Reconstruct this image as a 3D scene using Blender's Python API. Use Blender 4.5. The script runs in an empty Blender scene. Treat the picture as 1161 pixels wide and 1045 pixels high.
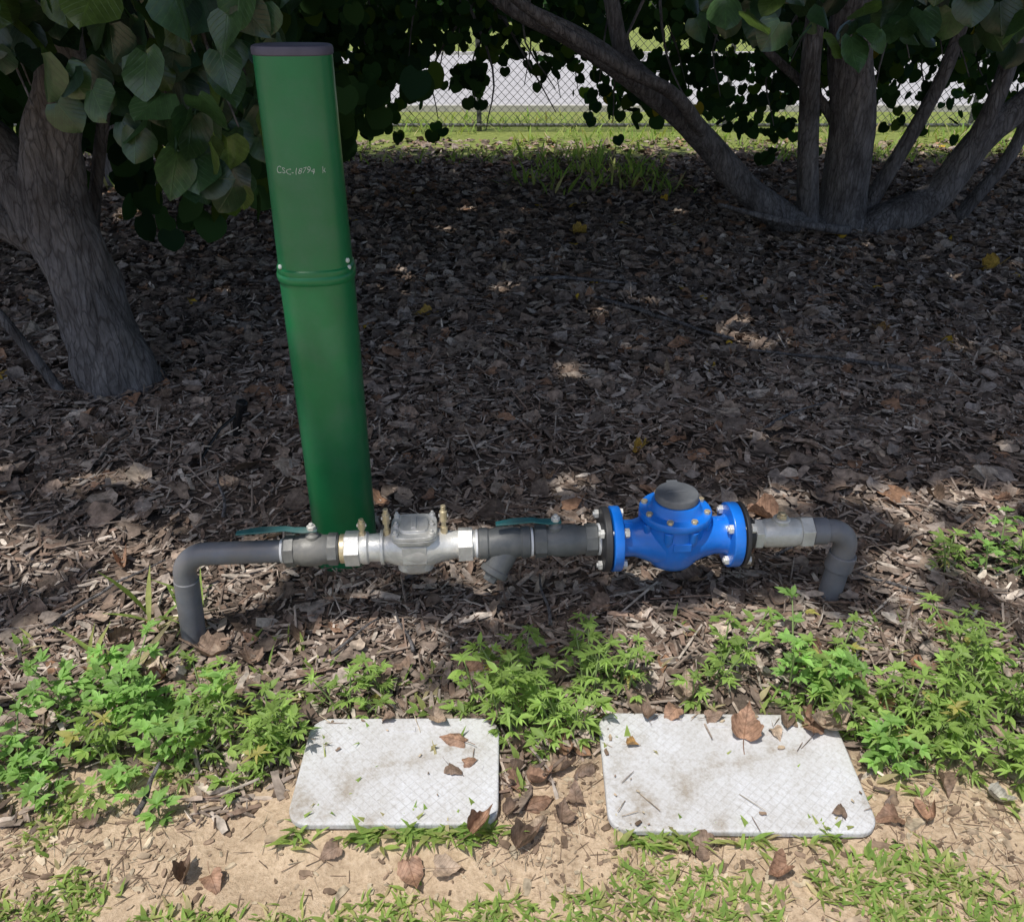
import bpy, bmesh, math, numpy as np
from mathutils import Vector, Matrix
rng = np.random.default_rng(7)
scene = bpy.context.scene
col = scene.collection

# ------------------------------------------------------------------ helpers
_tab = rng.random((256, 256))
def vnoise(x, y, scale, seed=0):
    x = np.asarray(x, float) / scale + seed * 17.3; y = np.asarray(y, float) / scale + seed * 9.1
    xi = np.floor(x).astype(int); yi = np.floor(y).astype(int)
    fx = x - xi; fy = y - yi
    fx = fx * fx * (3 - 2 * fx); fy = fy * fy * (3 - 2 * fy)
    g = lambda a, b: _tab[a % 256, b % 256]
    return (g(xi, yi) * (1 - fx) + g(xi + 1, yi) * fx) * (1 - fy) + (g(xi, yi + 1) * (1 - fx) + g(xi + 1, yi + 1) * fx) * fy
def sstep(a, b, x):
    t = np.clip((np.asarray(x, float) - a) / (b - a), 0, 1); return t * t * (3 - 2 * t)

LIDS = [(-0.2375, 1.232, 0.42, 0.275, 0.3), (0.457, 1.230, 0.530, 0.305, -0.8)]
def height(x, y):
    x = np.asarray(x, float); y = np.asarray(y, float)
    near = 1 - sstep(8.5, 11, y)
    h = 0.035 * sstep(.2, .9, x) * sstep(1.4, 1.75, y) * (1 - sstep(3, 5, y))
    h = h + near * ((vnoise(x, y, .9, 1) - .5) * .04 + (vnoise(x, y, .28, 2) - .5) * .022 + (vnoise(x, y, .07, 3) - .5) * .010)
    h = h + near * (vnoise(x, y, .03, 5) - .5) * .005
    for cx, cy, w, d, a in LIDS:
        m = (1 - sstep(w / 2, w / 2 + .12, abs(x - cx))) * (1 - sstep(d / 2, d / 2 + .1, abs(y - cy)))
        h = h * (1 - m) + m * .006
    return h

def link(o, parent=None):
    col.objects.link(o)
    if parent: o.parent = parent
    return o
def empty(name):
    e = bpy.data.objects.new(name, None); e.empty_display_size = .1
    return link(e)

def frames(T, N):
    T = T / np.linalg.norm(T, axis=1, keepdims=True)
    N = N - (N * T).sum(1, keepdims=True) * T
    N = N / (np.linalg.norm(N, axis=1, keepdims=True) + 1e-9)
    X = np.cross(T, N)
    return np.stack([X, T, N], axis=2)

def batch(name, templates, which, R, loc, colors, mat, parent=None, smooth=True):
    V = []; FC = []; LC = []; CC = []; off = 0
    for ti, (tv, tf) in enumerate(templates):
        idx = np.where(which == ti)[0]
        if len(idx) == 0: continue
        tv = np.asarray(tv, float); tf = np.asarray(tf, int)
        vv = np.einsum('nij,vj->nvi', R[idx], tv) + loc[idx][:, None, :]
        n, k = len(idx), len(tv)
        ff = tf[None] + (off + np.arange(n) * k)[:, None, None]
        V.append(vv.reshape(-1, 3)); FC.append(ff.reshape(-1, tf.shape[1]))
        LC.append(np.tile(tv, (n, 1))); CC.append(np.repeat(colors[idx], k, axis=0))
        off += n * k
    V = np.concatenate(V); F = np.concatenate(FC); LC = np.concatenate(LC); CC = np.concatenate(CC)
    me = bpy.data.meshes.new(name)
    me.vertices.add(len(V)); me.vertices.foreach_set('co', V.ravel().astype(np.float32))
    fs = F.shape[1]
    me.loops.add(F.size); me.loops.foreach_set('vertex_index', F.ravel().astype(np.int32))
    me.polygons.add(len(F)); me.polygons.foreach_set('loop_start', (np.arange(len(F)) * fs).astype(np.int32))
    me.polygons.foreach_set('loop_total', np.full(len(F), fs, np.int32))
    me.update(calc_edges=True)
    a = me.attributes.new('tint', 'FLOAT_COLOR', 'POINT')
    a.data.foreach_set('color', np.c_[CC, np.ones(len(CC))].ravel().astype(np.float32))
    a = me.attributes.new('lc', 'FLOAT_VECTOR', 'POINT')
    a.data.foreach_set('vector', LC.ravel().astype(np.float32))
    me.polygons.foreach_set('use_smooth', np.full(len(F), smooth, bool))
    me.materials.append(mat); me.validate()
    return link(bpy.data.objects.new(name, me), parent)

def leaf_template(fold, curl, tipc, cols=4, wav=0.0, seed=0, narrow=1.0, round_=False, jag=0.0):
    half = [(0.03, 0.0), (.24, -.09), (.42, .02), (.5, .2), (.48, .42), (.35, .64), (.17, .84), (.015, 1.0)]
    if round_: half = [(0.03, 0.0), (.28, -.11), (.47, .02), (.56, .22), (.55, .45), (.43, .68), (.23, .85), (.015, .97)]
    ribs = [0.03, .06, .14, .27, .43, .62, .82, half[-1][1]]
    r = np.random.default_rng(seed); ph = r.random(4) * 6
    v = []; f = []
    us = np.linspace(-1, 1, cols + 1)
    for (w, y), ry in zip(half, ribs):
        jl, jr = 1 - jag * r.random(), 1 - jag * r.random()
        for u in us:
            x = u * w * narrow * (jl if u < 0 else jr); yy = ry + (y - ry) * abs(u) ** 1.5
            z = fold * abs(x) + curl * (x * x) * 2 + tipc * (yy - .3) ** 2 * (1 if yy > .3 else -.5)
            z += wav * math.sin(5 * yy + ph[0] + (3 if u > 0 else 0)) * abs(u) + wav * .5 * math.sin(11 * yy + ph[1]) * u * u
            v.append((x, yy - .4, z))
    n = cols + 1
    for i in range(7):
        for j in range(cols):
            f.append((i * n + j, i * n + j + 1, (i + 1) * n + j + 1, (i + 1) * n + j))
    return v, f
def dry_leaf(seed, curlx, curly, narrow=1.0, twist=.3):
    """finely modelled crisp dead leaf: ragged heart outline, rolled margins, petiole"""
    r = np.random.default_rng(seed); ph = r.random(8) * 6.28
    hw = [.02, .22, .38, .47, .50, .48, .42, .33, .24, .15, .07, .008]; hy = [0, -.10, -.06, .06, .20, .34, .48, .62, .74, .85, .95, 1.06]
    rb = [.0, .03, .07, .14, .23, .34, .46, .58, .70, .82, .93, 1.06]
    rows = 23; q = np.linspace(0, 11, rows); W = np.interp(q, range(12), hw); Y = np.interp(q, range(12), hy); RB = np.interp(q, range(12), rb)
    cols = 8; us = np.linspace(-1, 1, cols + 1); v = []; f = []
    for i in range(rows):
        eL = 1 + .05 * math.sin(i * 2.1 + ph[0]) + .05 * (r.random() - .5) - .25 * max(0, math.sin(i * .55 + ph[1]) - .8) * 5 * .5
        eR = 1 + .05 * math.sin(i * 1.7 + ph[2]) + .05 * (r.random() - .5) - .25 * max(0, math.sin(i * .5 + ph[3]) - .8) * 5 * .5
        for u in us:
            a = abs(u); x = u * W[i] * narrow * (eL if u < 0 else eR); yy = RB[i] + (Y[i] - RB[i]) * a ** 1.5
            z = curlx * x * x * 2.4 + .18 * a * W[i] + curly * (yy - .35) ** 2 * 1.3
            z += .05 * a * math.sin(8 * yy + ph[4] + (2 if u > 0 else 0)) + .035 * a * a * math.sin(17 * yy + ph[5] + 3 * (u > 0)) + twist * x * (yy - .4) + .02 * math.cos(14 * (yy - a * .4)) * a
            v.append((x * (1 - .25 * abs(curlx) * a), yy - .4, z))
    n = cols + 1
    for i in range(rows - 1):
        for j in range(cols): f.append((i * n + j, i * n + j + 1, (i + 1) * n + j + 1, (i + 1) * n + j))
    o = len(v)
    for k in range(5):
        t = k / 4; w_ = .014
        for dx, dz in ((-w_, 0), (0, w_), (w_, 0), (0, -w_)): v.append((dx + .12 * t * t * math.sin(ph[6]), -.40 - .5 * t, .02 + dz + .12 * t))
    for k in range(4):
        for j in range(4): j2 = (j + 1) % 4; f.append((o + k * 4 + j, o + k * 4 + j2, o + k * 4 + 4 + j2, o + k * 4 + 4 + j))
    return v, f
def lance_template(w=.16, bend=-.25, rows=4):
    v = []; f = []
    prof = [.25, .85, 1.0, .6, .06]
    for i in range(rows + 1):
        y = i / rows; ww = w * prof[i]; z = bend * y * y
        v += [(-ww, y, z + ww * .35), (0, y, z), (ww, y, z + ww * .35)]
    for i in range(rows):
        for j in range(2):
            a = i * 3 + j; f.append((a, a + 1, a + 4, a + 3))
    return v, f

# ------------------------------------------------------------------ materials
def newmat(name):
    m = bpy.data.materials.new(name); m.use_nodes = True
    nt = m.node_tree; b = nt.nodes['Principled BSDF']
    return m, nt, b
def noise(nt, scale, detail=4, rough=.6, vec=None):
    n = nt.nodes.new('ShaderNodeTexNoise'); n.inputs['Scale'].default_value = scale
    n.inputs['Detail'].default_value = detail; n.inputs['Roughness'].default_value = rough
    if vec: nt.links.new(vec, n.inputs['Vector'])
    return n
def ramp(nt, fac, stops):
    r = nt.nodes.new('ShaderNodeValToRGB'); e = r.color_ramp.elements
    while len(e) < len(stops): e.new(.5)
    for el, (p, c) in zip(e, stops): el.position = p; el.color = (*c, 1)
    nt.links.new(fac, r.inputs[0]); return r
def bump(nt, h, strength, dist, b, prev=None):
    n = nt.nodes.new('ShaderNodeBump'); n.inputs['Strength'].default_value = strength; n.inputs['Distance'].default_value = dist
    nt.links.new(h, n.inputs['Height'])
    if prev: nt.links.new(prev.outputs[0], n.inputs['Normal'])
    nt.links.new(n.outputs[0], b.inputs['Normal']); return n
def objco(nt, scale=(1, 1, 1)):
    t = nt.nodes.new('ShaderNodeTexCoord'); m = nt.nodes.new('ShaderNodeMapping'); m.inputs['Scale'].default_value = scale
    nt.links.new(t.outputs['Object'], m.inputs[0]); return m.outputs[0]
def mixc(nt, a, b, fac, mode='MIX'):
    n = nt.nodes.new('ShaderNodeMix'); n.data_type = 'RGBA'; n.blend_type = mode
    for i, s in ((0, fac), (6, a), (7, b)):
        if isinstance(s, (float, int)): n.inputs[i].default_value = s
        elif isinstance(s, tuple): n.inputs[i].default_value = (*s, 1)
        else: nt.links.new(s, n.inputs[i])
    return n.outputs[2]
def simple(name, c, rough=.5, metal=0, var=.25, nscale=12, bmp=.15, bs=60, dirt=None, dirtamt=.4, spec=.5):
    m, nt, b = newmat(name); v = objco(nt)
    n = noise(nt, nscale, 5, .65, v)
    r = ramp(nt, n.outputs[0], [(.3, tuple(x * (1 - var) for x in c)), (.7, tuple(min(1, x * (1 + var)) for x in c))])
    out = r.outputs[0]
    if dirt:
        n2 = noise(nt, 5, 8, .7, v); r2 = ramp(nt, n2.outputs[0], [(.45, (0, 0, 0)), (.75, (dirtamt,) * 3)])
        out = mixc(nt, out, dirt, r2.outputs[0])
    nt.links.new(out, b.inputs['Base Color'])
    b.inputs['Roughness'].default_value = rough; b.inputs['Metallic'].default_value = metal
    b.inputs['Specular IOR Level'].default_value = spec
    n3 = noise(nt, bs, 4, .6, v); bump(nt, n3.outputs[0], bmp, .003, b)
    return m
def leafmat(name, transl, rough, spec=.5, veins=True, mott=.35, tcol=(1.3, 1.5, .5), diffuse=False, veincol=(1.7, 1.7, 1.5), veinamt=.35, mscale=45):
    m, nt, b = newmat(name)
    at = nt.nodes.new('ShaderNodeAttribute'); at.attribute_name = 'tint'
    c = at.outputs['Color']
    if diffuse:
        nt.nodes.remove(b); b = nt.nodes.new('ShaderNodeBsdfDiffuse'); nt.links.new(b.outputs[0], nt.nodes['Material Output'].inputs[0])
    if mott > 0:
        v = objco(nt); n = noise(nt, mscale, 2 if diffuse else 5, .65, v)
        r = ramp(nt, n.outputs[0], [(.3, (1 - mott,) * 3), (.7, (1 + mott * .6,) * 3)])
        c = mixc(nt, c, r.outputs[0], 1.0, 'MULTIPLY')
    if veins:
        l = nt.nodes.new('ShaderNodeAttribute'); l.attribute_name = 'lc'
        s = nt.nodes.new('ShaderNodeSeparateXYZ'); nt.links.new(l.outputs['Vector'], s.inputs[0])
        ab = nt.nodes.new('ShaderNodeMath'); ab.operation = 'ABSOLUTE'; nt.links.new(s.outputs[0], ab.inputs[0])
        su = nt.nodes.new('ShaderNodeMath'); su.operation = 'SUBTRACT'; nt.links.new(s.outputs[1], su.inputs[0]); nt.links.new(ab.outputs[0], su.inputs[1])
        mu = nt.nodes.new('ShaderNodeMath'); mu.operation = 'MULTIPLY'; mu.inputs[1].default_value = 38; nt.links.new(su.outputs[0], mu.inputs[0])
        si = nt.nodes.new('ShaderNodeMath'); si.operation = 'SINE'; nt.links.new(mu.outputs[0], si.inputs[0])
        g1 = nt.nodes.new('ShaderNodeMapRange'); g1.inputs[1].default_value = .88; g1.inputs[2].default_value = 1; nt.links.new(si.outputs[0], g1.inputs[0])
        g2 = nt.nodes.new('ShaderNodeMapRange'); g2.inputs[1].default_value = .025; g2.inputs[2].default_value = .01; nt.links.new(ab.outputs[0], g2.inputs[0])
        mx = nt.nodes.new('ShaderNodeMath'); mx.operation = 'MAXIMUM'; nt.links.new(g1.outputs[0], mx.inputs[0]); nt.links.new(g2.outputs[0], mx.inputs[1])
        ml = nt.nodes.new('ShaderNodeMath'); ml.operation = 'MULTIPLY'; ml.inputs[1].default_value = veinamt; nt.links.new(mx.outputs[0], ml.inputs[0])
        lc = mixc(nt, c, veincol, 1.0, 'MULTIPLY')
        c = mixc(nt, c, lc, ml.outputs[0])
        if not diffuse: bump(nt, mx.outputs[0], .35, .002, b)
    nt.links.new(c, b.inputs[0])
    if not diffuse:
        b.inputs['Roughness'].default_value = rough; b.inputs['Specular IOR Level'].default_value = spec
    if transl > 0:
        t = nt.nodes.new('ShaderNodeBsdfTranslucent'); tc = mixc(nt, c, tcol, 1.0, 'MULTIPLY'); nt.links.new(tc, t.inputs[0])
        ms = nt.nodes.new('ShaderNodeMixShader'); ms.inputs[0].default_value = transl
        nt.links.new(b.outputs[0], ms.inputs[1]); nt.links.new(t.outputs[0], ms.inputs[2])
        nt.links.new(ms.outputs[0], nt.nodes['Material Output'].inputs[0])
    return m

M_leaf = leafmat('tree_leaf', .22, .32, .7)
M_leaf2 = leafmat('tree_leaf_far', .28, .45, .4, veins=False, mott=0, diffuse=True)
M_weed = leafmat('weed_leaf', .42, .5, .3, veins=False, mott=.2, tcol=(1.35, 1.35, .6))
M_grass = leafmat('grass_blade', .4, .55, .3, veins=False, mott=.2, tcol=(1.3, 1.35, .6), diffuse=True)
M_litter = leafmat('dead_leaf', 0, .75, .2, mott=.5, diffuse=True)
M_dry = leafmat('dry_leaf_near', .12, .6, .3, mott=.6, tcol=(1.3, 1.0, .6), veincol=(.5, .42, .36), veinamt=.6, mscale=70)
M_chip = leafmat('wood_chip', 0, .85, .15, veins=False, mott=.5, diffuse=True)
M_pvc = simple('grey_pipe', (.155, .165, .19), .42, 0, .18, 14, .15, 90, dirt=(.27, .23, .19), dirtamt=.6)
M_dark = simple('dark_fitting', (.13, .14, .145), .45, 0, .2, 20, .3, 70, dirt=(.25, .22, .18), dirtamt=.5)
M_steel = simple('galvanised_steel', (.70, .70, .68), .38, .3, .18, 25, .35, 120, dirt=(.38, .34, .29), dirtamt=.5)
M_cast = simple('cast_silver', (.62, .625, .61), .4, .25, .18, 25, .5, 110, dirt=(.34, .31, .26), dirtamt=.6)
M_brass = simple('brass', (.62, .52, .34), .35, .5, .25, 30, .2, 100)
M_tape = simple('thread_seal_tape', (.75, .76, .78), .6, 0, .1, 30, .1)
M_teal = simple('teal_lever', (.02, .13, .14), .4, 0, .2, 30, .15, dirt=(.2, .18, .15), dirtamt=.5)
M_blue = simple('blue_enamel', (.008, .16, .66), .3, 0, .12, 9, .35, 55, dirt=(.10, .20, .42), dirtamt=.3)
M_black = simple('black_flange', (.03, .03, .033), .5, 0, .2, 20, .3)
M_stake = simple('black_poly', (.012, .012, .013), .25, 0, .1)
M_greycap = simple('grey_register_lid', (.12, .13, .145), .6, 0, .2, 20, .3, dirt=(.2, .185, .16), dirtamt=.6)
M_green = simple('green_post_plastic', (.008, .155, .052), .34, 0, .18, 4, .10, 12, dirt=(.055, .155, .095), dirtamt=.7)
M_cap = simple('post_cap', (.08, .075, .11), .55, 0, .2, 20, .2)
M_white = simple('white_marker', (.6, .68, .64), .6, 0, .1)
M_wire = simple('fence_wire', (.13, .135, .14), .55, .5, .2, 9)

M_bark, nt, b = newmat('bark'); v = objco(nt, (1, 1, .22))
n1 = noise(nt, 26, 10, .75, v); n2 = noise(nt, 90, 5, .7, v); n0 = noise(nt, 3.5, 4, .6, objco(nt))
vor = nt.nodes.new('ShaderNodeTexVoronoi'); vor.feature = 'DISTANCE_TO_EDGE'; vor.inputs['Scale'].default_value = 34
nd = noise(nt, 9, 3, .6, v); dm = nt.nodes.new('ShaderNodeVectorMath'); dm.operation = 'MULTIPLY_ADD'; nt.links.new(nd.outputs['Color'], dm.inputs[0]); dm.inputs[1].default_value = (.12, .12, .12); nt.links.new(v, dm.inputs[2])
nt.links.new(dm.outputs[0], vor.inputs['Vector'])
c1 = ramp(nt, n1.outputs[0], [(.3, (.075, .068, .066)), (.52, (.19, .18, .185)), (.75, (.33, .32, .33))])
c2 = ramp(nt, n0.outputs[0], [(.35, (.6, .58, .56)), (.5, (1, 1, 1)), (.7, (1.25, 1.22, 1.15))])
c3 = ramp(nt, vor.outputs['Distance'], [(0, (.4, .38, .37)), (.12, (1, 1, 1))])
cc = mixc(nt, c1.outputs[0], c2.outputs[0], 1., 'MULTIPLY'); cc = mixc(nt, cc, c3.outputs[0], .6, 'MULTIPLY')
nt.links.new(cc, b.inputs['Base Color']); b.inputs['Roughness'].default_value = .9
b.inputs['Specular IOR Level'].default_value = .2
p = bump(nt, c3.outputs[0], .7, .012, b); p = bump(nt, n1.outputs[0], .9, .02, b, p); bump(nt, n2.outputs[0], .6, .008, b, p)

M_ground, nt, b = newmat('ground'); v = objco(nt)
sep = nt.nodes.new('ShaderNodeSeparateXYZ'); nt.links.new(v, sep.inputs[0])
nb = noise(nt, 5, 5, .6, v)
def madd(a, k, c):
    m = nt.nodes.new('ShaderNodeMath'); m.operation = 'MULTIPLY_ADD'; nt.links.new(a, m.inputs[0]); m.inputs[1].default_value = k
    if isinstance(c, float): m.inputs[2].default_value = c
    else: nt.links.new(c, m.inputs[2])
    return m.outputs[0]
def mrange(x, a, c):
    m = nt.nodes.new('ShaderNodeMapRange'); m.interpolation_type = 'SMOOTHSTEP'; nt.links.new(x, m.inputs[0]); m.inputs[1].default_value = a; m.inputs[2].default_value = c; return m.outputs[0]
ywob = madd(nb.outputs[0], .5, sep.outputs[1])
mulchf = mrange(ywob, 1.45, 1.6)
nf = noise(nt, 90, 6, .75, v); nm = noise(nt, 14, 6, .7, v)
sand = ramp(nt, nf.outputs[0], [(.25, (.30, .22, .155)), (.5, (.54, .425, .31)), (.8, (.68, .56, .44))])
sand2 = ramp(nt, nm.outputs[0], [(.3, (.74, .71, .67)), (.65, (1.05, 1.03, 1.0))])
sandc = mixc(nt, sand.outputs[0], sand2.outputs[0], 1., 'MULTIPLY')
mul = ramp(nt, nf.outputs[0], [(.3, (.055, .043, .036)), (.6, (.15, .118, .098)), (.85, (.28, .225, .19))])
g = ramp(nt, nm.outputs[0], [(.3, (.11, .14, .035)), (.7, (.27, .31, .09))])
c = mixc(nt, sandc, mul.outputs[0], mulchf)
c = mixc(nt, c, g.outputs[0], mrange(ywob, 8.9, 9.9))
nt.links.new(c, b.inputs['Base Color']); b.inputs['Roughness'].default_value = .95; b.inputs['Specular IOR Level'].default_value = .15
p = bump(nt, nm.outputs[0], .6, .02, b); bump(nt, nf.outputs[0], .7, .006, b, p)

M_lid, nt, b = newmat('lid_plastic'); tc = nt.nodes.new('ShaderNodeTexCoord')
mp = nt.nodes.new('ShaderNodeMapping'); mp.inputs['Rotation'].default_value = (0, 0, math.radians(45)); nt.links.new(tc.outputs['Object'], mp.inputs[0])
br = nt.nodes.new('ShaderNodeTexBrick'); nt.links.new(mp.outputs[0], br.inputs[0]); br.offset = 0
br.inputs['Scale'].default_value = 1; br.inputs['Brick Width'].default_value = .017; br.inputs['Row Height'].default_value = .017
br.inputs['Mortar Size'].default_value = .0012; br.inputs['Mortar Smooth'].default_value = .5
br.inputs['Color1'].default_value = (1, 1, 1, 1); br.inputs['Color2'].default_value = (1, 1, 1, 1); br.inputs['Mortar'].default_value = (0, 0, 0, 1)
n = noise(nt, 7, 9, .75, tc.outputs['Object']); n2 = noise(nt, 130, 4, .7, tc.outputs['Object']); n4 = noise(nt, 4, 5, .6, tc.outputs['Object'])
r = ramp(nt, n.outputs[0], [(.36, (.36, .325, .285)), (.47, (.53, .53, .54)), (.72, (.66, .68, .73))])
gr = ramp(nt, n2.outputs[0], [(.3, (.80, .775, .74)), (.55, (1, 1, 1))])
mo = ramp(nt, br.outputs[0], [(0, (.84, .835, .83)), (1, (1, 1, 1))])
mf = ramp(nt, n4.outputs[0], [(.42, (.1,) * 3), (.65, (1,) * 3)])
c = mixc(nt, r.outputs[0], gr.outputs[0], 1., 'MULTIPLY'); c = mixc(nt, c, mixc(nt, c, mo.outputs[0], 1., 'MULTIPLY'), mf.outputs[0])
nt.links.new(c, b.inputs['Base Color']); b.inputs['Roughness'].default_value = .6
p = bump(nt, br.outputs[0], .35, .0012, b); bump(nt, n2.outputs[0], .3, .002, b, p)

M_road = simple('asphalt_pale', (.38, .37, .375), .9, 0, .15, 3, .2, 60)

# ------------------------------------------------------------------ ground sheet
def axis(c0, c1, step, lo, hi, growth=1.12):
    a = list(np.arange(c0, c1 + 1e-6, step)); s = step; x = a[-1]
    while x < hi: s *= growth; x += s; a.append(min(x, hi))
    s = step; x = a[0]; pre = []
    while x > lo: s *= growth; x -= s; pre.append(max(x, lo))
    return np.array(pre[::-1] + a)
xs = axis(-1.5, 1.6, .014, -400, 400, 1.04); ys = axis(.75, 2.5, .014, -60, 700, 1.035)
XX, YY = np.meshgrid(xs, ys); ZZ = height(XX, YY)
V = np.stack([XX, YY, ZZ], -1).reshape(-1, 3); nx, ny = len(xs), len(ys)
i = np.arange(nx - 1); j = np.arange(ny - 1); I, J = np.meshgrid(i, j); a = (J * nx + I).ravel()
F = np.stack([a, a + 1, a + 1 + nx, a + nx], 1)
me = bpy.data.meshes.new('ground'); me.vertices.add(len(V)); me.vertices.foreach_set('co', V.ravel().astype(np.float32))
me.loops.add(F.size); me.loops.foreach_set('vertex_index', F.ravel().astype(np.int32)); me.polygons.add(len(F))
me.polygons.foreach_set('loop_start', (np.arange(len(F)) * 4).astype(np.int32)); me.polygons.foreach_set('loop_total', np.full(len(F), 4, np.int32))
me.update(calc_edges=True); me.polygons.foreach_set('use_smooth', np.ones(len(F), bool)); me.materials.append(M_ground)
link(bpy.data.objects.new('ground', me))

# ------------------------------------------------------------------ mesh builder
class MB:
    def __init__(s): s.v = []; s.f = []; s.m = []
    def add(s, vs, fs, mat, M=None):
        o = len(s.v)
        for p in vs:
            p = Vector(p); s.v.append(tuple(M @ p if M else p))
        for f in fs: s.f.append(tuple(o + k for k in f)); s.m.append(mat)
    def rev(s, prof, mat, M=None, seg=32, phase=0, power=2.0):
        vs = []; fs = []
        for h, r in prof:
            for k in range(seg):
                t = 2 * math.pi * k / seg + phase; ct, st = math.cos(t), math.sin(t)
                q = 1.0 if power == 2 else (abs(ct) ** power + abs(st) ** power) ** (-1 / power)
                vs.append((r * ct * q, r * st * q, h))
        for i in range(len(prof) - 1):
            for k in range(seg):
                k2 = (k + 1) % seg; fs.append((i * seg + k, i * seg + k2, (i + 1) * seg + k2, (i + 1) * seg + k))
        fs.append(tuple(range(seg))[::-1]); fs.append(tuple((len(prof) - 1) * seg + k for k in range(seg)))
        s.add(vs, fs, mat, M)
    def box(s, sx, sy, sz, mat, M=None):
        vs = [(x * sx / 2, y * sy / 2, z * sz / 2) for x in (-1, 1) for y in (-1, 1) for z in (-1, 1)]
        s.add(vs, [(0, 1, 3, 2), (4, 6, 7, 5), (0, 4, 5, 1), (2, 3, 7, 6), (0, 2, 6, 4), (1, 5, 7, 3)], mat, M)
    def tube(s, pts, radii, mat, seg=16, lump=0.0, M=None, flat=1.0):
        pts = [Vector(p) for p in pts]; n = len(pts); vs = []; fs = []
        up = Vector((0, 0, 1)); d0 = (pts[1] - pts[0]).normalized()
        if abs(d0.z) > .95: up = Vector((0, 1, 0))
        u = d0.cross(up).normalized()
        for i, p in enumerate(pts):
            d = (pts[min(i + 1, n - 1)] - pts[max(i - 1, 0)]).normalized()
            u = (u - d * u.dot(d)).normalized(); w = d.cross(u)
            for k in range(seg):
                t = 2 * math.pi * k / seg
                r = radii[i] * (1 + lump * (math.sin(3 * t + i * .35) * .6 + math.sin(5 * t - i * .6) * .4 + (rng.random() - .5) * .5))
                vs.append(p + u * math.cos(t) * r + w * math.sin(t) * r * flat)
        for i in range(n - 1):
            for k in range(seg):
                k2 = (k + 1) % seg; fs.append((i * seg + k, i * seg + k2, (i + 1) * seg + k2, (i + 1) * seg + k))
        fs.append(tuple(range(seg))[::-1]); fs.append(tuple((n - 1) * seg + k for k in range(seg)))
        s.add(vs, fs, mat, M)
    def obj(s, name, mats, parent=None, bevel=0, sharp=35, matrix=None):
        me = bpy.data.meshes.new(name); me.from_pydata(s.v, [], s.f)
        for m in mats: me.materials.append(m)
        me.polygons.foreach_set('material_index', s.m)
        me.polygons.foreach_set('use_smooth', [True] * len(s.f)); me.update()
        me.set_sharp_from_angle(angle=math.radians(sharp))
        o = link(bpy.data.objects.new(name, me), parent)
        if matrix: o.matrix_local = matrix
        if bevel:
            b = o.modifiers.new('b', 'BEVEL'); b.width = bevel; b.segments = 2; b.limit_method = 'ANGLE'; b.angle_limit = math.radians(40); b.harden_normals = False
        return o
def spline(pts, rad, n=8):
    P = [np.array(p, float) for p in pts]; out = []; rr = []
    Q = [2 * P[0] - P[1]] + P + [2 * P[-1] - P[-2]]
    for i in range(len(P) - 1):
        p0, p1, p2, p3 = Q[i:i + 4]
        for k in range(n):
            t = k / n
            out.append(.5 * ((2 * p1) + (-p0 + p2) * t + (2 * p0 - 5 * p1 + 4 * p2 - p3) * t * t + (-p0 + 3 * p1 - 3 * p2 + p3) * t ** 3))
            rr.append(rad[i] * (1 - t) + rad[i + 1] * t)
    out.append(P[-1]); rr.append(rad[-1]); return out, rr

# ------------------------------------------------------------------ pipework
A = Vector((-.815, 1.69, .25)); B = Vector((.866, 1.80, .25)); L = (B - A).length
ang = math.atan2(B.y - A.y, B.x - A.x)
PM = Matrix.Translation(A) @ Matrix.Rotation(ang, 4, 'Z')
RX = Matrix.Rotation(math.radians(90), 4, 'Y')
def AX(s=0): return Matrix.Translation((s, 0, 0)) @ RX
def UP(s, z=0): return Matrix.Translation((s, 0, z))
def pipe_empty(name, s):
    e = empty(name); e.matrix_world = PM @ Matrix.Translation((s, 0, 0)); return e
def place(mb, name, mats, e, s, bevel=.0012):
    return mb.obj(name, mats, e, bevel, matrix=Matrix.Translation((-s, 0, 0)))

e = pipe_empty('water_pipe', 0)
mb = MB(); R = .0285
arc = [(.062 - .062 * math.cos(t), 0, -.062 + .062 * math.sin(t)) for t in np.linspace(0, math.pi / 2, 10)]
mb.tube([(-.022, 0, -.33), (-.006, 0, -.16)] + arc + [(.26, 0, 0)], [R] * 13, 0, 28)
mb.tube([(-.014, 0, -.26), (-.006, 0, -.155), (0, 0, -.075)], [.031] * 3, 0, 28)
arc2 = [(L - .05 + .05 * math.sin(t), 0, -.05 + .05 * math.cos(t)) for t in np.linspace(0, math.pi / 2, 10)]
mb.tube([(1.58, 0, 0)] + arc2 + [(L - .004, 0, -.11), (L - .02, 0, -.3)], [.030] * 13, 0, 28)
mb.tube([(1.585, 0, 0), (1.625, 0, 0)], [.035, .035], 0, 28)
mb.tube([(L, 0, -.075), (L - .005, 0, -.12)], [.036, .036], 0, 28)
place(mb, 'pipe_run_and_elbows', [M_pvc], e, 0, .002)
mb = MB()
for s, r in ((.248, .0305), (.728, .036), (.866, .037), (1.036, .0405), (1.428, .034)):
    mb.rev([(s - .003, r), (s + .003, r)], 0, AX(), 28)
place(mb, 'seal_tape', [M_tape], e, 0, .0005)
mb = MB()
mb.rev([(1.43, .034), (1.46, .034)], 0, AX(), 24); mb.rev([(1.432, .041), (1.452, .041)], 0, AX(), 6)
mb.rev([(1.45, .031), (1.468, .037), (1.505, .038), (1.54, .037), (1.552, .034)], 0, AX(), 28)
mb.rev([(0, .022), (.042, .022), (.045, .019)], 0, UP(1.502), 20); mb.rev([(.044, .014), (.054, .014)], 1, UP(1.502), 6); mb.rev([(.054, .008), (.060, .007)], 1, UP(1.502), 12)
mb.rev([(1.552, .042), (1.583, .042)], 0, AX(), 6)
place(mb, 'steel_tee_and_union', [M_cast, M_brass], e, 0)

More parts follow.
